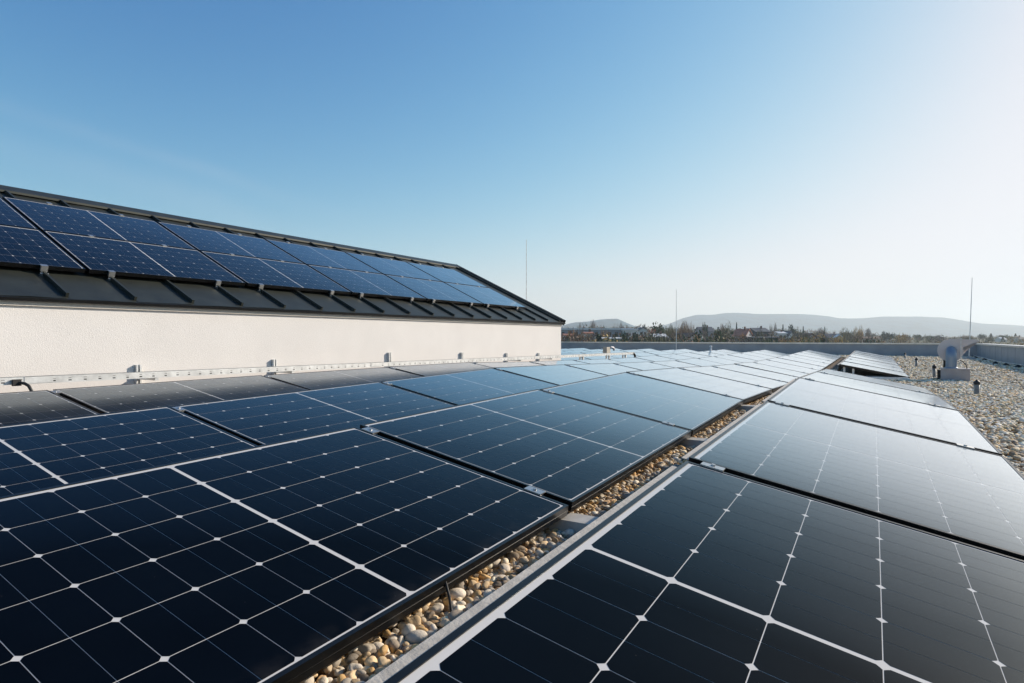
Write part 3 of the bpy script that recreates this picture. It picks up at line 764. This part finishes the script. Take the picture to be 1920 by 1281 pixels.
house(1300, 205, 24, 636, 625.5, 10, 'white', 'brown', 'white gabled house with an ochre tree before it', gable=True, turn=25, nwin=2)
house(1281, 230, 20, 634, 628, 9, 'cream', 'red', 'cream house with a red roof left of the white gable', nwin=3)
house(1326, 330, 26, 622, 613.5, 10, 'grey', 'slate', 'large dark slate roofed house below the wooded ridge', nwin=3)
house(1386, 240, 22, 630, 617.5, 11, 'grey', 'red', 'house with a steep red roof beside the pointed conifer', turn=-35, nwin=3)
house(1403, 260, 20, 626, 616.5, 10, 'dark', 'slate', 'dark house with pale verge boards right of the red roof', gable=True, turn=-15, nwin=2)
house(1430, 270, 26, 622.5, 615.5, 11, 'dark', 'slate', 'wide dark barn like house under a slate roof', nwin=3)
house(1437, 180, 44, 634, 633.0, 9, 'dark', 'slate', 'long low dark shed just behind the parapet', nwin=0)
house(1468, 290, 14, 625.5, 622.6, 8, 'white', 'pale', 'small house with a bright sheet roof right of the barn', nwin=2)
house(1484, 290, 16, 630, 621.5, 9, 'white', 'slate', 'white gabled house with a blue grey roof', gable=True, turn=20, nwin=2)
house(1522, 250, 20, 634, 626, 9, 'grey', 'brown', 'grey house with a brown roof in the hazy trees', turn=15, gable=True, nwin=2)
house(1561, 330, 24, 634, 626.5, 10, 'cream', 'slate', 'house with a slate roof left of the white one', turn=-20, nwin=3)
house(1574, 310, 12, 633, 628, 8, 'ochre', 'pale', 'ochre house with a bright gable edge in the hazy trees', gable=True, turn=-20, nwin=1)
house(1636, 420, 32, 635, 632, 10, 'cream', 'brown', 'long pale house half hidden in haze before the dark conifers', nwin=4)
house(1678, 430, 8, 638, 634.5, 7, 'white', 'pale', 'tiny bright white house in the haze', nwin=1)
house(1884, 520, 9, 637, 633, 8, 'white', 'pale', 'tiny bright house in the haze above the right parapet', nwin=1)
house(1916, 480, 12, 636, 631.5, 8, 'white', 'slate', 'small hazy house at the right edge of the picture', nwin=2)
b = MB(); p = at_depth(1316.5, 185); gz = land_z(185)
b.lathe([(.36,0), (.34,6), (.32,(HORIZ-636)/FPX*185-gz), (.27,(HORIZ-634)/FPX*185-gz), (.05,(HORIZ-629.5)/FPX*185-gz), (0,(HORIZ-627)/FPX*185-gz)], (0,0,0), 10)
o = b.build('white_turret', WALLS['white']); o.location = (p.x,p.y,gz); tag(o, 'slim white pointed turret by the ochre tree', 'turret')

# trees: crown = hundreds of small leaf / twig faces spread through an uneven volume
def crown_mesh(kind, seed, col, n):
    r = np.random.default_rng(seed); V, F, Cc = [], [], []
    blobs = [(r.normal(0,.22), r.normal(0,.22), r.uniform(.45,.85), r.uniform(.16,.34)) for _ in range(9)]
    for i in range(n):
        if kind == 'conifer':
            z = r.uniform(.08,1)**1.1; rad = (1-z)*.27*r.uniform(.35,1.15)**.5*(1+.25*math.sin(z*34)); a = r.uniform(0, 2*math.pi); c = np.array([rad*math.cos(a), rad*math.sin(a), z]); s = .042
        else:
            bx, by, bz, br = blobs[r.integers(0, 9)]; d = r.normal(size=3); d /= np.linalg.norm(d); c = np.array([bx,by,bz]) + d*br*r.uniform(.3,1)**.6; s = .032 if kind == 'leafy' else .024
        u = r.normal(size=3); u /= np.linalg.norm(u); v_ = np.cross(u, r.normal(size=3)); v_ /= np.linalg.norm(v_)
        if kind == 'bare': u[2] = abs(u[2])+.8; u = u/np.linalg.norm(u)*3.4; v_ = v_*.42
        k = len(V); V += [c-u*s-v_*s, c+u*s-v_*s*.6, c+u*s+v_*s*.6, c-u*s+v_*s]; F += [(k,k+1,k+2), (k,k+2,k+3)]
        cc = np.array(col)*r.uniform(.6,1.45)*(1+r.normal(0,.06,3)); Cc += [cc]*4
    return np.array(V), np.array(F), np.clip(np.array(Cc), .003, 1)
def crown_data(name, kind, seed, col, n):
    o = raw_mesh(name, [crown_mesh(kind, seed, col, n)], M_leaf); me = o.data; bpy.data.objects.remove(o)
    me.polygons.foreach_set('use_smooth', np.zeros(len(me.polygons), bool)); return me
COL = {'brown': (.24,.165,.11), 'grey': (.19,.16,.135), 'green': (.065,.10,.05), 'dark': (.055,.085,.062), 'orange': (.46,.24,.08), 'red': (.30,.12,.085), 'ochre': (.42,.28,.11), 'olive': (.15,.14,.075)}
CR = {}
def crown(kind, col, i):
    k = (kind, col, i)
    if k not in CR: CR[k] = crown_data('crown', kind, hash(str(k)) % 1 + len(CR)*13+3, COL[col], 900 if kind != 'bare' else 800)
    return CR[k]
def trunk_mesh():
    b = MB(); b.tube([(0,0,0), (.01,0,.25), (0,.01,.5), (.01,0,.78)], .03, 6, radii=[.032,.025,.017,.006])
    for a in range(6):
        an = a*1.1; b.tube([(0,0,.26+.06*a), (.12*math.cos(an),.12*math.sin(an),.42+.06*a), (.22*math.cos(an),.22*math.sin(an),.6+.045*a)], .01, 5, radii=[.012,.008,.003])
    return b.mesh('trunk', M_bark)
ME_tr = trunk_mesh(); vi = [0]
def tree(px, d, pytop, wpx, kind, col, label):
    p = at_depth(px, d); gz = land_z(d); h = (HORIZ-pytop)/FPX*d - gz; vi[0] += 1
    t = empty('tree', (p.x,p.y,gz), label, 'tree', 'trees of the town', rot=(0,0,vi[0]*1.7))
    wd = wpx/FPX*d
    o = child('crown', crown(kind, col, vi[0] % 2), t); o.scale = (wd/(.54 if kind == 'conifer' else 1.0), wd/(.54 if kind == 'conifer' else 1.0), h)
    o = child('trunk', ME_tr, t); o.scale = (min(wd,h*.7), min(wd,h*.7), h)
T = [(1066,172,621.5,14,'leafy','orange','orange autumn tree beside the small white house'), (1088,168,622,34,'bare','brown','wide brown bare tree under the long flat roof'),
 (1068,150,634,16,'leafy','dark','dark bush just above the parapet at the wall corner'), (1130,172,622,24,'bare','brown','bare brown tree before the long grey block'),
 (1110,240,607.5,14,'bare','grey','bare tree rising over the long flat roof, against the first hill'), (1092,250,609,18,'bare','grey','low bare tree on the skyline left of the first hill top'),
 (1126,245,612,9,'leafy','red','reddish treetop over the long flat roof'), (1160,250,608.5,20,'bare','grey','spreading bare tree before the right slope of the first hill'),
 (1171,160,625,18,'leafy','green','round green tree before the bright end block'), (1195,165,627,20,'leafy','dark','dark green bush left of the pale pitched roof'),
 (1222,240,616,12,'leafy','red','red brown tree right of the skyline gable'), (1207,310,612,8,'leafy','dark','small dark tree above the skyline gable'),
 (1220,165,627.5,34,'leafy','dark','broad dark green bush before the pale pitched roof'), (1240,270,606,28,'leafy','green','tall green tree between the two hills'),
 (1252,235,612,20,'bare','olive','olive bare tree right of the tall green one'), (1280,240,608,24,'bare','brown','tall brown bare tree behind the thin rod'),
 (1290,250,607.5,18,'bare','brown','brown bare tree behind the white gable'), (1264,180,624,30,'bare','brown','wide bare tree left of the cream red roofed house'),
 (1304,175,628,16,'leafy','ochre','ochre tree in front of the white gabled house'), (1322,330,608,11,'leafy','dark','round dark tree above the slate roofed house'),
 (1345,200,621,22,'leafy','green','grey green tree right of the white turret'), (1360,230,613,26,'bare','olive','olive bare tree left of the steep red roof'),
 (1381,300,606.5,8,'conifer','dark','pointed dark conifer above the steep red roof'), (1396,185,627,22,'bare','orange','rust coloured bush before the dark house'),
 (1352,280,610,16,'bare','brown','brown treetop against the wooded ridge'), (1450,320,608,13,'bare','grey','tall grey bare tree right of the barn'),
 (1468,330,610,9,'conifer','dark','slim conifer left of the blue grey roof'), (1487,340,611,14,'leafy','dark','round dark tree above the blue grey roof'),
 (1506,350,613,8,'conifer','dark','short conifer in the row above the brown roof'), (1420,190,625,24,'bare','olive','low olive shrub tree before the barn'),
 (1455,200,627,22,'bare','brown','brown shrub tree right of the long shed'), (1500,230,622,30,'bare','olive','wide olive bare tree before the grey house'),
 (1540,300,620,26,'bare','grey','grey bare tree in haze left of the slate roof'), (1546,380,614,6,'conifer','dark','thin hazy conifer above the slate roof'),
 (1590,330,617,30,'bare','olive','hazy olive tree right of the ochre house'), (1611,350,616,16,'bare','ochre','tall pale brown tree in the haze'),
 (1627,430,619,16,'bare','grey','thin grey tree above the long pale house'), (1657,430,622.5,12,'leafy','dark','left one of two hazy dark trees'),
 (1668,430,623,14,'leafy','dark','right one of two hazy dark trees'), (1693,480,625,12,'leafy','ochre','faded ochre tree in far haze'),
 (1720,520,628,20,'leafy','green','low hazy tree left of the fan'), (1746,540,629,30,'leafy','green','broad hazy tree behind the fan outlet'),
 (1843,560,626,14,'leafy','dark','hazy dark tree right of the leaning rod'), (1858,560,626,12,'conifer','dark','hazy conifer right of the leaning rod'),
 (1904,560,626,10,'conifer','dark','hazy conifer near the right picture edge'), (1880,580,628,22,'leafy','green','hazy broad tree above the right parapet')]
for a in T: tree(*a)
# the rest of the wooded town merges into one belt
parts = []
cols = ['brown','olive','grey','green','brown','brown','ochre']
for i in range(780):
    px = rng.uniform(1000, 2050); d = (rng.uniform(140, 260), rng.uniform(240, 900), rng.uniform(450, 1500))[i % 3]
    topy = interp(px, [(1000,613), (1230,612), (1330,613), (1500,617), (1600,622), (1700,627), (1800,628), (2050,628)]) + rng.uniform(0, 9) + (13 if d < 260 else 0)
    gz = land_z(d); h = max((HORIZ-topy)/FPX*d - gz, 3.); wd = min(max(h*rng.uniform(.7,1.2), 4), 18)
    kind = 'conifer' if rng.random() < .06 else ('bare' if rng.random() < .55 else 'leafy')
    V, F, cc = crown_mesh(kind, i+500, COL['dark' if kind == 'conifer' else cols[i % 7]], 260)
    p = at_depth(px, d); s = np.array([wd*(1.3 if kind == 'conifer' else 1), wd*(1.3 if kind == 'conifer' else 1), h])
    parts.append((V*s*np.array([1.,1.,1.]) + np.array([p.x,p.y,gz]), F, cc))
tag(raw_mesh('woodland', parts, M_leaf), 'brown and green winter treetops of the town merging into a hazy belt', 'woodland', kind='stuff')

# ---------------------------------------------------------------- haze: the air between here and the hills
def build_haze():
    b = MB(); b.box((-6600,-3000,-20), (6600,6300,215))
    m = bpy.data.materials.new('haze'); m.use_nodes = True; n = m.node_tree; n.nodes.clear()
    out = n.nodes.new('ShaderNodeOutputMaterial'); v = n.nodes.new('ShaderNodeVolumePrincipled')
    v.inputs['Color'].default_value = (.86,.95,1.0,1); v.inputs['Density'].default_value = .00021; v.inputs['Anisotropy'].default_value = .25
    n.links.new(v.outputs[0], out.inputs['Volume'])
    tag(b.build('haze', m), kind='stuff')
build_haze()
